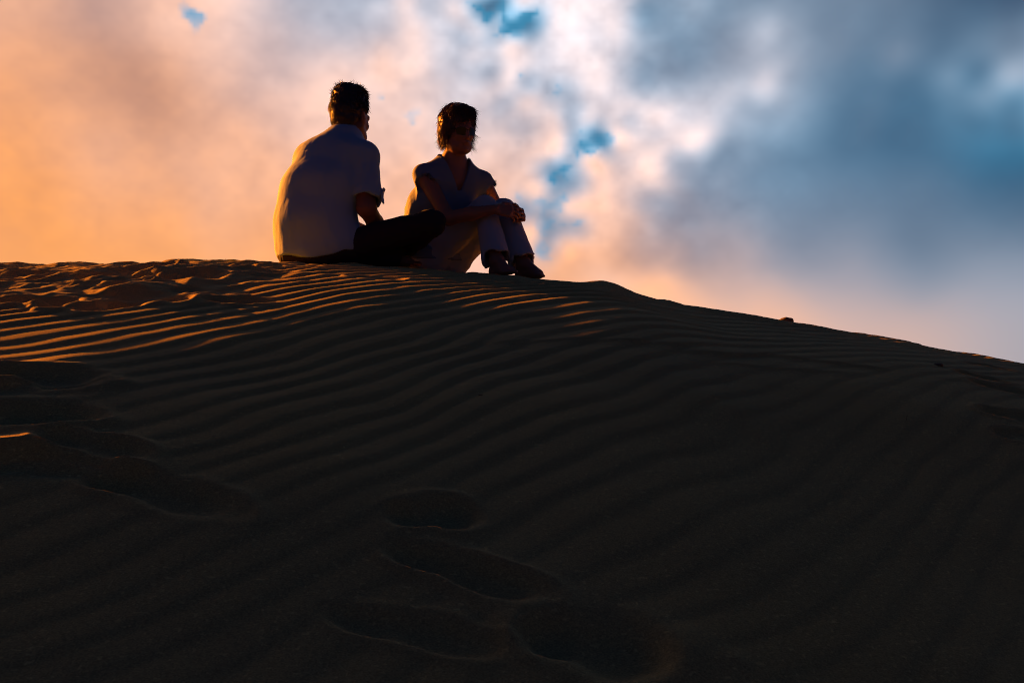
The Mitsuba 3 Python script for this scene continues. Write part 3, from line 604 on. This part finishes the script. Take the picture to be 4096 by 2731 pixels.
# ---------------------------------------------------------------- the man, seen from behind
def man():
    at = np.array([-0.905, 5.27, 0.0, 1.035]); at[2] = ground_at(at[0], at[1]) - 0.006
    G = lambda x, y: (ground_at(at[0] + x * at[3], at[1] + y * at[3]) - at[2]) / at[3]                # height of the sand in his own frame
    f, r = np.array([0.36, 0.933, 0]), np.array([0.933, -0.36, 0])
    spine = np.array([[-0.020, 0.000, 0.095], [-0.040, -0.012, 0.20], [-0.018, 0.018, 0.36], [0.030, 0.080, 0.505], [0.074, 0.112, 0.60]])
    wide = [0.072, 0.054, 0.066, 0.070, 0.02]; rad = [0.100, 0.094, 0.102, 0.085, 0.062]
    SR, SL = np.array([0.184, 0.015, 0.512]), np.array([-0.092, 0.125, 0.520])
    ER, EL_ = np.array([0.206, -0.070, 0.262]), np.array([-0.10, 0.370, 0.290])
    WR, WL = np.array([0.245, 0.150, 0.180]), np.array([0.185, 0.375, 0.195])
    HR, HL = spine[0] + r * 0.088, spine[0] - r * 0.088
    KR, KL = np.array([0.500, -0.075, 0.190]), np.array([-0.150, 0.500, 0.205])
    AR, AL = np.array([0.300, 0.260, 0.075]), np.array([0.250, 0.130, 0.060])
    hc, hax = np.array([0.098, 0.160, 0.738]), frame([math.sin(math.radians(22)), math.cos(math.radians(22))], 0.10)

    def torso(F, grow, k=0.05):
        for i in range(4):
            for t in (1, -1):
                F.cone(spine[i] + t * r * wide[i], spine[i + 1] + t * r * wide[i + 1], rad[i] + grow[i], rad[i + 1] + grow[i + 1], k)
            F.cone(spine[i], spine[i + 1], rad[i] + grow[i], rad[i + 1] + grow[i + 1], k)
        return F

    # body
    F = Field([-0.34, -0.26, -0.03], [0.64, 0.64, 0.90], 0.0045)
    torso(F, [0] * 5)
    for S in (SR, SL): F.cone(spine[3] + 0.02 * np.array([0, 0, 1]), S, 0.07, 0.058, 0.05)
    for S, E_, W in ((SR, ER, WR), (SL, EL_, WL)): F.cone(S, E_, 0.052, 0.043, 0.03).cone(E_, E_ * 0.4 + W * 0.6, 0.043, 0.038, 0.02).cone(E_ * 0.4 + W * 0.6, W, 0.038, 0.027, 0.02)
    for H, K, A in ((HR, KR, AR), (HL, KL, AL)):
        F.cone(H + [0, 0, -0.022], K, 0.068, 0.052, 0.03).cone(K, K * 0.6 + A * 0.4, 0.050, 0.050, 0.03).cone(K * 0.6 + A * 0.4, A, 0.050, 0.032, 0.02)
    foot(F, AR, [-0.35, 0.9], G(AR[0], AR[1]) - 0.004, 1.0, -1); foot(F, AL, [0.9, -0.3], G(AL[0], AL[1]) - 0.004, 1.0, 1)
    hand(F, WR, [0.25, 0.9, -0.25], [0.2, -0.1, 0.9], [-1, 0, 0.1], 0.45)
    hand(F, WL, [0.85, -0.1, -0.3], [0, 0.2, 0.9], [0.2, -1, 0.1], 0.45)
    F.cone(spine[4] + [0, 0, -0.02], hc + [-0.02, -0.03, -0.07], 0.062, 0.057, 0.03)
    P = head(F, hc, hax, 1.03)
    put('person__body', relax(F.mesh(), 3), 'tan_skin', at)

    # shirt: loose over the back, short sleeves turned up
    F = Field([-0.34, -0.26, 0.0], [0.42, 0.46, 0.68], 0.0042)
    torso(F, [0.046, 0.032, 0.018, 0.018, 0.010], 0.06)
    F.cone([-0.098, 0.01, 0.06], [-0.100, 0.02, 0.30], 0.094, 0.080, 0.07)
    for S in (SR, SL): F.cone(spine[3] + np.array([0, 0, 0.03]), S + [0, 0, 0.004], 0.074, 0.066, 0.05)
    sr, sl = SR * 0.16 + ER * 0.84 + [0.004, 0, 0.010], SL * 0.2 + EL_ * 0.8
    X = F.points(); w = wrinkle(F, 3, 7, 7, 3.0); w2 = wrinkle(F, 5, 20, 20, 6)
    low = np.clip((0.48 - X[2]) / 0.4, 0, 1)
    F.d = F.d + (0.018 * w * (0.25 + low) + 0.005 * w2).astype(np.float32)
    F.d = F.d + (0.004 * np.sin(34 * (X[0] * r[0] + X[1] * r[1]) + 9 * w + 2.0 * X[2]) * low).astype(np.float32)      # hanging folds
    hem = 0.044 + 0.014 * np.sin(16 * X[0] + 11 * X[1] + 0.8) + 0.05 * w + 0.10 * np.clip((X[0] - 0.08) * 0.8 - X[1] * 0.2, 0, 0.6)
    F.cut(hem - X[2])
    tubes(F, ((SR, sr), (SL, sl)), 0.066, 0.066, 0.052, 7)
    nq = Field(F.lo, F.lo + (F.n - 1) * F.step, F.step); nq.d = nq.d[:F.n[0], :F.n[1], :F.n[2]]
    nq.cone(spine[4] + [-0.01, -0.01, -0.015], hc + [0, 0, -0.05], 0.064, 0.062, 0.01)
    F.cut(-nq.d)
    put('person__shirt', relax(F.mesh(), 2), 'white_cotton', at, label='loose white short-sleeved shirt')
    # collar: folded band round the neck
    c0, up = spine[4] + np.array([0.004, 0.006, 0.012]), unit(np.array([0.20, 0.26, 1.0])); fx = unit(f - up * (f @ up)); rx = np.cross(fx, up)
    ring = []
    for ang in np.linspace(0.5, 2 * math.pi - 0.5, 49):
        e = math.cos(ang) * fx * 0.080 + math.sin(ang) * rx * 0.073
        back = 0.5 - 0.5 * math.cos(ang)
        out = unit(e)
        ring.append([c0 + e * 0.90 - up * 0.014, c0 + e * 0.88 + up * (0.014 + 0.020 * back), c0 + e * 0.93 + up * (0.018 + 0.020 * back), c0 + e * 1.10 + up * (-0.004 - 0.012 * (1 - back)) + out * 0.004, c0 + e * 1.06 - up * (0.008 + 0.012 * (1 - back))])
    ring = np.array(ring); n, mm = ring.shape[:2]
    V = ring.reshape(-1, 3); Q = [(i * mm + j, i * mm + (j + 1) % mm, (i + 1) * mm + (j + 1) % mm, (i + 1) * mm + j) for i in range(n - 1) for j in range(mm)]
    Q += [(0, 1, 2, 3), ((n - 1) * mm, (n - 1) * mm + 3, (n - 1) * mm + 2, (n - 1) * mm + 1)]
    Q = np.array(Q); put('person__shirt__collar', (V, np.vstack([Q[:, [0, 1, 2]], Q[:, [0, 2, 3]]])), 'white_cotton', at, 50)
    # turned-up cuff, its tab and button
    d = unit(sr - SR); a = unit(np.cross(d, [0, 1, 0])); b = np.cross(d, a); V = []
    angs = np.linspace(0, 2 * math.pi, 40, endpoint=False)
    for ang in angs:
        e = math.cos(ang) * a + math.sin(ang) * b; wob = 0.0025 * math.sin(3 * ang + 1)
        for rr, h in ((0.0640, -0.036), (0.0715 + wob, -0.033), (0.0725 + wob, 0.003), (0.0690, 0.007), (0.0600, 0.004)): V.append(sr + e * rr + d * h)
    Q = np.array([(i * 5 + j, ((i + 1) % 40) * 5 + j, ((i + 1) % 40) * 5 + (j + 1) % 5, i * 5 + (j + 1) % 5) for i in range(40) for j in range(5)])
    put('person__shirt__cuff', (np.array(V), np.vstack([Q[:, [0, 1, 2]], Q[:, [0, 2, 3]]])), 'white_cotton', at, 50)
    e = unit(np.array([0.9, -0.25, 0.0])); e = unit(e - d * (e @ d)); s = np.cross(d, e)
    tab = trimesh.creation.box([0.005, 0.022, 0.072]); tab = tab.subdivide().subdivide(); v = np.array(tab.vertices); bend = 0.012 * np.clip(v[:, 2] / 0.036, -0.3, 1) ** 2
    put('person__shirt__sleeve_tab', (sr + np.outer(v[:, 0] + 0.0745 + bend, e) + np.outer(v[:, 1], s) + np.outer(v[:, 2] - 0.006, -d) + d * 0.004, tab.faces), 'white_cotton', at, 40)
    bt = trimesh.creation.cylinder(0.0055, 0.003, sections=14); v = np.array(bt.vertices)
    put('person__shirt__button', (sr + np.outer(v[:, 2] + 0.0795, e) + np.outer(v[:, 1], s) + np.outer(v[:, 0] + 0.008, -d), bt.faces), 'pearl_button', at, 40)

    # trousers
    F = Field([-0.32, -0.24, -0.02], [0.64, 0.64, 0.34], 0.005)
    for t in (1, -1): F.cone(spine[0] + t * r * 0.085, spine[1] + t * r * 0.05, 0.112, 0.100, 0.05)
    F.cone(spine[0] + [0, 0, 0], spine[1], 0.112, 0.1, 0.05)
    for t in (1, -1): F.egg(spine[0] + t * r * 0.085 - f * 0.02 + [0, 0, -0.02], [0.115, 0.115, 0.10], None, 0.04)
    for H, K, A in ((HR, KR, AR), (HL, KL, AL)):
        F.cone(H + [0, 0, -0.022], K, 0.078, 0.064, 0.03).cone(K, K * 0.6 + A * 0.4, 0.061, 0.062, 0.03).cone(K * 0.6 + A * 0.4, A * 0.85 + K * 0.15, 0.062, 0.056, 0.02)
    F.cone([0.06, -0.03, 0.06], [0.30, 0.06, 0.05], 0.07, 0.055, 0.05)
    F.d = F.d + (0.020 * wrinkle(F, 8, 12, 12, 12) + 0.008 * wrinkle(F, 9, 30, 30, 30)).astype(np.float32)
    put('person__trousers', relax(F.mesh(), 2), 'black_cloth', at)

    # hair: short, ruffled tufts on top
    fh, lh, uh = hax; Rm = np.array(hax)
    F = Field(hc + [-0.15, -0.15, -0.14], hc + [0.15, 0.15, 0.17], 0.0035)
    F.egg(P(-0.016, 0, 0.040), [0.102, 0.086, 0.104], Rm, 0.02)
    F.egg(P(-0.052, 0, -0.012), [0.056, 0.068, 0.085], Rm, 0.03)
    F.egg(P(0.004, 0.010, 0.104), [0.090, 0.078, 0.050], Rm, 0.03)
    X = F.points(); q = [X[k] - hc[k] for k in range(3)]
    a_ = q[0] * fh[0] + q[1] * fh[1] + q[2] * fh[2]; u_ = q[0] * uh[0] + q[1] * uh[1] + q[2] * uh[2]
    F.cut(np.maximum((a_ - 0.012) * 0.8 - (u_ - 0.012) * 0.9 - 0.0, np.minimum(a_ - 0.072 - (u_ - 0.06) * 0.6, 9)))      # hairline: off the face and ears
    F.cut(-u_ - 0.088)
    F.d = F.d + (0.014 * wrinkle(F, 12, 26, 26, 26) + 0.006 * wrinkle(F, 13, 60, 60, 60)).astype(np.float32)
    cap = F.mesh()
    rng = np.random.default_rng(4); vn = trimesh.Trimesh(*cap, process=False); N = np.array(vn.vertex_normals); Vc = cap[0]
    lu = (Vc - hc) @ uh; la = (Vc - hc) @ fh; ll = (Vc - hc) @ lh
    crown = hc - fh * 0.05 + uh * 0.15
    def comb(i, down, out):
        d = (Vc[i] - crown) * 6 - uh * down; d = d - (d * N[i]).sum(1, keepdims=True) * N[i]
        return d / (np.linalg.norm(d, axis=1, keepdims=True) + 1e-6) + N[i] * out
    top = np.where(lu > 0.075)[0]; side = np.where((lu <= 0.085) & (lu > -0.085) & (N @ uh > -0.6))[0]
    pick = rng.choice(top, 700); pick2 = rng.choice(side, 1300)
    d1 = comb(pick, 0, 0.28) + rng.normal(size=(len(pick), 3)) * 0.18
    L1 = rng.uniform(0.014, 0.028, len(pick))
    tuft = np.where((lu > 0.095) & (ll > 0.015))[0]; crest_ = np.where((lu > 0.125) & (np.abs(ll + 0.01) < 0.05))[0]
    pick3 = np.r_[rng.choice(tuft, 170), rng.choice(crest_, 50)]
    d3 = N[pick3] * 0.4 + uh * 0.25 + np.outer(np.r_[np.full(170, 0.75), np.full(50, 0.0)], lh) + rng.normal(size=(220, 3)) * 0.25
    L3 = rng.uniform(0.012, 0.030, 220)
    d2 = comb(pick2, 0.6, 0.16) + rng.normal(size=(len(pick2), 3)) * 0.10
    L2 = np.where(lu[pick2] > 0.03, 0.024, 0.014) * rng.uniform(0.6, 1.3, len(pick2))
    hs = join([cap, strands(Vc[pick], d1, L1, 0.25, rng, 0.0016, 0.4), strands(Vc[pick2], d2, L2, 0.2, rng, 0.0015, 0.25), strands(Vc[pick3], d3, L3, 0.1, rng, 0.0014, 0.5)])
    put('person__hair', hs, 'dark_hair', at, 60, label='short ruffled dark hair')
    labels['person'] = {'label': 'person in white short-sleeved shirt and dark trousers sitting cross-legged, seen from behind', 'category': 'person', 'group': 'people sitting on the crest'}


man()


# ---------------------------------------------------------------- the woman, hugging her knees
def woman():
    at = np.array([-0.383, 5.60, 0.0, 0.95]); at[2] = ground_at(at[0], at[1]) - 0.006
    G = lambda x, y: (ground_at(at[0] + x * at[3], at[1] + y * at[3]) - at[2]) / at[3]
    fp, rp = unit([0.7, -0.71, 0]), unit([-0.71, -0.7, 0])                  # pelvis: forward, right
    fs, rs = unit([0.43, -0.9, 0]), unit([-0.9, -0.43, 0])                  # chest
    spine = np.array([[0.000, 0.010, 0.095], [-0.030, 0.012, 0.205], [0.018, -0.040, 0.345], [0.078, -0.080, 0.470], [0.092, -0.090, 0.575]])
    ax = [rp, unit(rp + 0.4 * rs), unit(0.4 * rp + rs), rs, rs]
    wide = [0.085, 0.058, 0.066, 0.062, 0.015]; rad = [0.098, 0.082, 0.088, 0.070, 0.052]
    SR, SL = np.array([-0.062, -0.160, 0.500]), np.array([0.244, -0.020, 0.488])
    ER, EL_ = np.array([0.076, -0.270, 0.255]), np.array([0.350, 0.105, 0.300])
    WR, WL = np.array([0.318, -0.330, 0.292]), np.array([0.452, -0.125, 0.285])
    HR, HL = spine[0] + rp * 0.085, spine[0] - rp * 0.085
    KR, KL = np.array([0.262, -0.170, 0.322]), np.array([0.362, -0.085, 0.322])
    AR, AL = np.array([0.325, -0.375, 0.050]), np.array([0.462, -0.270, 0.055])
    AR[2], AL[2] = G(AR[0], AR[1]) + 0.072, G(AL[0], AL[1]) + 0.072
    hc, hax = np.array([0.118, -0.150, 0.733]), frame([0.60, -0.80], 0.16, 0.05)

    def torso(F, grow, k=0.05, lo=0):
        for i in range(lo, 4):
            for t in (1, -1):
                F.cone(spine[i] + t * ax[i] * wide[i], spine[i + 1] + t * ax[i + 1] * wide[i + 1], rad[i] + grow[i], rad[i + 1] + grow[i + 1], k)
            F.cone(spine[i], spine[i + 1], rad[i] + grow[i], rad[i + 1] + grow[i + 1], k)
        for t in (1, -1): F.egg(spine[2] + fs * 0.070 + t * rs * 0.062 + [0, 0, 0.015], [0.062 + grow[2] * 0.7] * 3, None, 0.04)      # bust
        return F

    F = Field([-0.24, -0.60, -0.10], [0.62, 0.24, 0.90], 0.0042)
    torso(F, [0] * 5)
    for S in (SR, SL): F.cone(spine[3] + [0, 0, 0.012], S, 0.058, 0.047, 0.05)
    for S, E_, W in ((SR, ER, WR), (SL, EL_, WL)): F.cone(S, E_, 0.045, 0.036, 0.03).cone(E_, E_ * 0.5 + W * 0.5, 0.037, 0.034, 0.02).cone(E_ * 0.5 + W * 0.5, W, 0.034, 0.024, 0.02)
    for H, K, A in ((HR, KR, AR), (HL, KL, AL)):
        F.cone(H, K, 0.082, 0.050, 0.04).cone(K, K * 0.6 + A * 0.4, 0.046, 0.048, 0.03).cone(K * 0.6 + A * 0.4, A, 0.048, 0.030, 0.02)
    foot(F, AR, [0.42, -0.9], AR[2] - 0.078, 0.92, 1); foot(F, AL, [0.62, -0.78], AL[2] - 0.078, 0.92, -1)
    hand(F, WR, [0.95, 0.22, -0.12], [0.2, -0.85, 0.35], [0, 0.1, 1], 0.75, 0.95)
    hand(F, WL, [0.10, -0.98, -0.05], [0.95, 0.1, 0.2], [0, 0, 1], 0.65, 0.95)
    F.cone(spine[4] + [0, 0, -0.02], hc + [-0.012, 0.015, -0.06], 0.050, 0.047, 0.03)
    P = head(F, hc, hax, 0.93)
    put('person_001__body', relax(F.mesh(), 3), 'fair_skin', at)

    # t-shirt with cap sleeves and a deep v neck
    F = Field([-0.26, -0.34, 0.02], [0.40, 0.22, 0.62], 0.0040)
    torso(F, [0.030, 0.036, 0.020, 0.014, 0.012], 0.06)
    F.cone([-0.075, 0.045, 0.14], [-0.070, 0.00, 0.34], 0.075, 0.070, 0.06)
    er, el = SR * 0.70 + ER * 0.30, SL * 0.72 + EL_ * 0.28
    for S in (SR, SL): F.cone(spine[4] * 0.6 + spine[3] * 0.4, S, 0.062, 0.050, 0.05)
    X = F.points(); w, w2 = wrinkle(F, 23, 10, 10, 9), wrinkle(F, 25, 26, 26, 18)
    low = np.clip((0.46 - X[2]) / 0.22, 0, 1)
    F.d = F.d + (0.026 * w * (0.15 + low) + 0.010 * w2 * (0.25 + low)).astype(np.float32)
    F.cut(0.06 - X[2] + 0.03 * w)
    tubes(F, ((SR + [-0.004, 0, -0.002], er + [-0.012, 0, 0.004]), (SL, el)), 0.050, 0.070, 0.058, 27, 0.06, 0.05)
    # v neck
    o = spine[3]; lat = (X[0] - 0.092) * rs[0] + (X[1] + 0.090) * rs[1]; fwd = (X[0] - o[0]) * fs[0] + (X[1] - o[1]) * fs[1]
    v = np.maximum(np.abs(lat) - 0.010 - 0.40 * np.maximum(X[2] - 0.415, 0), 0.415 - X[2])
    F.cut(np.where(fwd > 0.0, -v, -1))
    nq = Field(F.lo, F.lo + (F.n - 1) * F.step, F.step); nq.d = nq.d[:F.n[0], :F.n[1], :F.n[2]]
    nq.cone(spine[4] + [0.004, -0.01, 0.005], hc + [0, 0, -0.05], 0.066, 0.066, 0.01)
    F.cut(-nq.d)
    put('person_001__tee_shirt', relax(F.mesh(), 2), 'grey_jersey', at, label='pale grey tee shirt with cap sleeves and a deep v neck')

    # cropped trousers with wide hems
    F = Field([-0.22, -0.50, -0.06], [0.58, 0.22, 0.42], 0.0042)
    for t in (1, -1): F.cone(spine[0] + t * rp * 0.085, spine[1] + t * ax[1] * 0.05, 0.108, 0.090, 0.05)
    F.cone(spine[0], spine[1], 0.108, 0.09, 0.05)
    for t in (1, -1): F.egg(spine[0] + t * rp * 0.085 - fp * 0.02 + [0, 0, -0.018], [0.11, 0.11, 0.092], None, 0.04)
    legs = []
    for H, K, A in ((HR, KR, AR), (HL, KL, AL)):
        F.cone(H + [0.015, -0.012, -0.008], K, 0.102, 0.060, 0.035); legs.append((K, K * 0.07 + A * 0.93))
    F.d = F.d + (0.018 * wrinkle(F, 33, 13, 13, 10) + 0.008 * wrinkle(F, 35, 34, 34, 26)).astype(np.float32)
    tubes(F, legs, 0.057, 0.074, 0.060, 37, 0.10, 0.07)
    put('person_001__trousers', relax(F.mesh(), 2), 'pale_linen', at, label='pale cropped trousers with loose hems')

    # sunglasses
    fh, lh, uh = hax; s = 0.93
    def lens(t):
        V = []
        n = 28
        for k in range(n):
            g = 2 * math.pi * k / n; cx, cz = math.cos(g), math.sin(g)
            bx = math.copysign(abs(cx) ** 0.7, cx) * 0.029; bz = math.copysign(abs(cz) ** 0.75, cz) * 0.021 - 0.002
            V.append((bx, bz))
        pts = []
        for off in (0.0, 0.0025):
            for bx, bz in V:
                l = t * 0.033 + bx; a = 0.098 - 5.5 * l * l + off
                pts.append(P(a, l, -0.004 + bz))
        c0, c1 = P(0.098 - 5.5 * 0.033 ** 2 + 0.001, t * 0.033, -0.006), P(0.098 - 5.5 * 0.033 ** 2 + 0.0035, t * 0.033, -0.006)
        pts += [c0, c1]; f = []
        for k in range(n):
            j = (k + 1) % n
            f += [(k, j, n + j), (k, n + j, n + k), (2 * n, j, k), (2 * n + 1, n + k, n + j)]
        return np.array(pts), np.array(f), np.array(pts[:n])
    frames = []
    for i, t in enumerate((1, -1)):
        v, f_, rim = lens(t)
        put('person_001__sunglasses__lens' + ('_001' if i else ''), (v, f_), 'dark_lens', at, 40)
        frames.append(ribbon_tube(rim, 0.0022, 6, True))
        frames.append(ribbon_tube([P(0.098 - 5.5 * 0.060 ** 2, t * 0.060, 0.004), P(0.070, t * 0.072, 0.004), P(0.0, t * 0.080, 0.004), P(-0.02, t * 0.080, -0.006), P(-0.035, t * 0.078, -0.028)], 0.0024, 6))
    frames.append(ribbon_tube([P(0.098, 0.008, 0.002), P(0.101, 0, 0.004), P(0.098, -0.008, 0.002)], 0.0024, 6))
    put('person_001__sunglasses', join(frames), 'black_plastic', at, 40, label='dark sunglasses')

    # hair: layered bob over the ears, loose ends at the nape and by the cheeks
    F = Field(hc + [-0.16, -0.16, -0.16], hc + [0.16, 0.16, 0.17], 0.0035)
    Rm = np.array(hax)
    F.egg(P(-0.016, 0, 0.043), [0.102, 0.092, 0.106], Rm, 0.02)
    F.egg(P(-0.040, 0, -0.030), [0.068, 0.082, 0.085], Rm, 0.03)
    for t in (1, -1): F.cone(P(0.000, t * 0.074, 0.02), P(-0.004, t * 0.076, -0.070), 0.022, 0.014, 0.025)
    F.cone(P(0.05, 0.035, 0.098), P(0.02, -0.045, 0.105), 0.030, 0.028, 0.03)
    X = F.points(); q = [X[k] - hc[k] for k in range(3)]
    a_, l_, u_ = [q[0] * e[0] + q[1] * e[1] + q[2] * e[2] for e in (fh, lh, uh)]
    face = np.maximum.reduce([0.040 + 0.25 * np.abs(l_) - a_, np.broadcast_to(np.abs(l_) - 0.066 - 0.10 * np.clip(u_, -0.1, 0.06), F.d.shape), np.broadcast_to(u_ - 0.058 - 0.30 * l_, F.d.shape)])
    F.cut(-face)
    nk = np.maximum(-u_ - 0.082 + 0.25 * np.clip(a_ + 0.05, -0.1, 0.1), -9); F.cut(nk)
    F.d = F.d + (0.013 * wrinkle(F, 42, 24, 24, 9) + 0.005 * wrinkle(F, 43, 55, 55, 22)).astype(np.float32)
    cap = F.mesh(); Vc = cap[0]
    N = np.array(trimesh.Trimesh(*cap, process=False).vertex_normals); rng = np.random.default_rng(9)
    la, ll, lu = (Vc - hc) @ fh, (Vc - hc) @ lh, (Vc - hc) @ uh
    crown = hc - fh * 0.04 + uh * 0.15
    def comb(i, down, out):
        d = (Vc[i] - crown) * 6 - uh * down; d = d - (d * N[i]).sum(1, keepdims=True) * N[i]
        return d / (np.linalg.norm(d, axis=1, keepdims=True) + 1e-6) + N[i] * out
    out = np.where((N @ fh < 0.9) & (lu > -0.08))[0]
    pick = rng.choice(out, 2200); d1 = comb(pick, 0.8, 0.14) + rng.normal(size=(2200, 3)) * 0.09
    L1 = rng.uniform(0.025, 0.050, 2200)
    rim = np.where((lu < -0.045) & (la < 0.03))[0]; pick2 = rng.choice(rim, 300)
    d2 = N[pick2] * 0.5 - uh * 0.9 + rng.normal(size=(300, 3)) * 0.22; L2 = rng.uniform(0.02, 0.045, 300)
    ck = np.where((ll > 0.070) & (la > -0.03) & (lu < 0.0))[0]; ck2 = np.where((ll < -0.070) & (la > -0.03) & (lu < 0.0))[0]
    pick3 = np.r_[rng.choice(ck, 90), rng.choice(ck2, 60)]
    d3 = np.outer(np.sign(ll[pick3]), lh) * 0.40 - uh * 0.95 + fh * 0.15 + rng.normal(size=(150, 3)) * 0.18; L3 = rng.uniform(0.03, 0.070, 150)
    tp = np.where((lu > 0.085) & (la > 0.02))[0]; pick4 = rng.choice(tp, 380)                    # fringe swept across the forehead
    d4 = comb(pick4, 0.5, 0.12) + fh * 0.25 - np.outer(np.ones(380), lh) * 0.35 + rng.normal(size=(380, 3)) * 0.12; L4 = rng.uniform(0.035, 0.065, 380)
    hs = join([cap, strands(Vc[pick], d1, L1, 0.35, rng, 0.0014, 0.25), strands(Vc[pick2], d2, L2, -0.2, rng, 0.0016, 0.5), strands(Vc[pick3], d3, L3, -0.35, rng, 0.0015, 0.4), strands(Vc[pick4], d4, L4, 0.9, rng, 0.0015, 0.3)])
    put('person_001__hair', hs, 'brown_hair', at, 60, label='short layered brown hair with flicked ends')
    labels['person_001'] = {'label': 'barefoot person in sunglasses, pale tee shirt and cropped trousers hugging drawn-up knees', 'category': 'person', 'group': 'people sitting on the crest'}


woman()


# ---------------------------------------------------------------- small things on the sand
def clod(key, x, y, size, seed, mat, label, category, sink=0.3):
    m = trimesh.creation.icosphere(4, 1.0); v = np.array(m.vertices)
    n = fbm(v * 1.3 + seed, 4, seed) - 0.5; n2 = np.abs(noise(v * 3.1 + seed, seed + 1) - 0.5)
    v = v * (1 + 0.38 * n + 0.05 * n2)[:, None] * size
    put(key, (v, m.faces), mat, np.array([x, y, ground_at(x, y) + size[2] * (1 - 2 * sink) * 0.3, 1.0]), 60)
    labels[key] = {'label': label, 'category': category}


def stalk(key, x, y, height_, lean, r0, mat, label, category):
    t = np.linspace(0, 1, 9)[:, None]; lean = np.array(lean, float)
    path = np.array([0, 0, -0.015]) + t * [0, 0, height_ + 0.015] + t ** 1.6 * [*lean, 0]
    put(key, ribbon_tube(path, np.linspace(r0, r0 * 0.35, 9), 6), mat, np.array([x, y, ground_at(x, y), 1.0]))
    labels[key] = {'label': label, 'category': category}


def lying_stick(key, x, y, length, turn, r0, mat, label, category):
    t = np.linspace(-0.5, 0.5, 11) * length; c, s = math.cos(turn), math.sin(turn)
    path = np.array([[x + c * q, y + s * q + 0.06 * length * math.sin(7 * q / length), ground_at(x + c * q, y + s * q) + r0 * 0.8] for q in t])
    put(key, ribbon_tube(path, np.linspace(r0, r0 * 0.6, 11), 6), mat, np.array([0, 0, 0, 1.0]))
    labels[key] = {'label': label, 'category': category}


bsdf('damp_clod', base_color=rgb(0.10, 0.075, 0.045), roughness=0.95)
bsdf('dark_clod', base_color=rgb(0.055, 0.022, 0.012), roughness=0.9)
bsdf('straw', base_color=rgb(0.42, 0.33, 0.17), roughness=0.7)
bsdf('grey_wood', base_color=rgb(0.05, 0.035, 0.022), roughness=0.85)
clod('sand_clod', 1.352, 5.42, np.array([0.040, 0.034, 0.019]), 3, 'damp_clod', 'small crumbled lump of damp sand on the right-hand skyline of the dune', 'clod', 0.25)
clod('sand_clod_001', 0.659, 5.40, np.array([0.012, 0.010, 0.009]), 5, 'damp_clod', 'tiny pebble-like lump of sand on the skyline just right of the little hump', 'clod', 0.25)
clod('dry_dung', 0.259, 4.537, np.array([0.022, 0.018, 0.008]), 7, 'dark_clod', 'dark reddish brown clump lying on the crest to the right of the bare feet', 'clump', 0.3)
stalk('dry_grass_stalk', -1.373, 5.20, 0.026, (0.016, 0.0), 0.0011, 'straw', 'thin pale straw standing up from the sand near the left skyline', 'straw')
lying_stick('straw_blade', -1.076, 4.410, 0.055, 0.5, 0.0013, 'straw', 'pale straw lying on the sand to the left of the white shirt', 'straw')
stalk('dead_twig', 1.110, 3.099, 0.014, (0.004, 0.0), 0.0014, 'grey_wood', 'tiny dark twig sticking up from the smooth sand at far right', 'twig')
lying_stick('dead_twig_001', -0.080, 2.813, 0.012, -0.3, 0.0013, 'grey_wood', 'tiny dark twig lying among the ripples in the middle of the slope', 'twig')
clod('sand_clod_002', 1.526, 3.931, np.array([0.018, 0.014, 0.007]), 9, 'damp_clod', 'small dark lump of sand on the slope below the far right skyline', 'clod', 0.3)
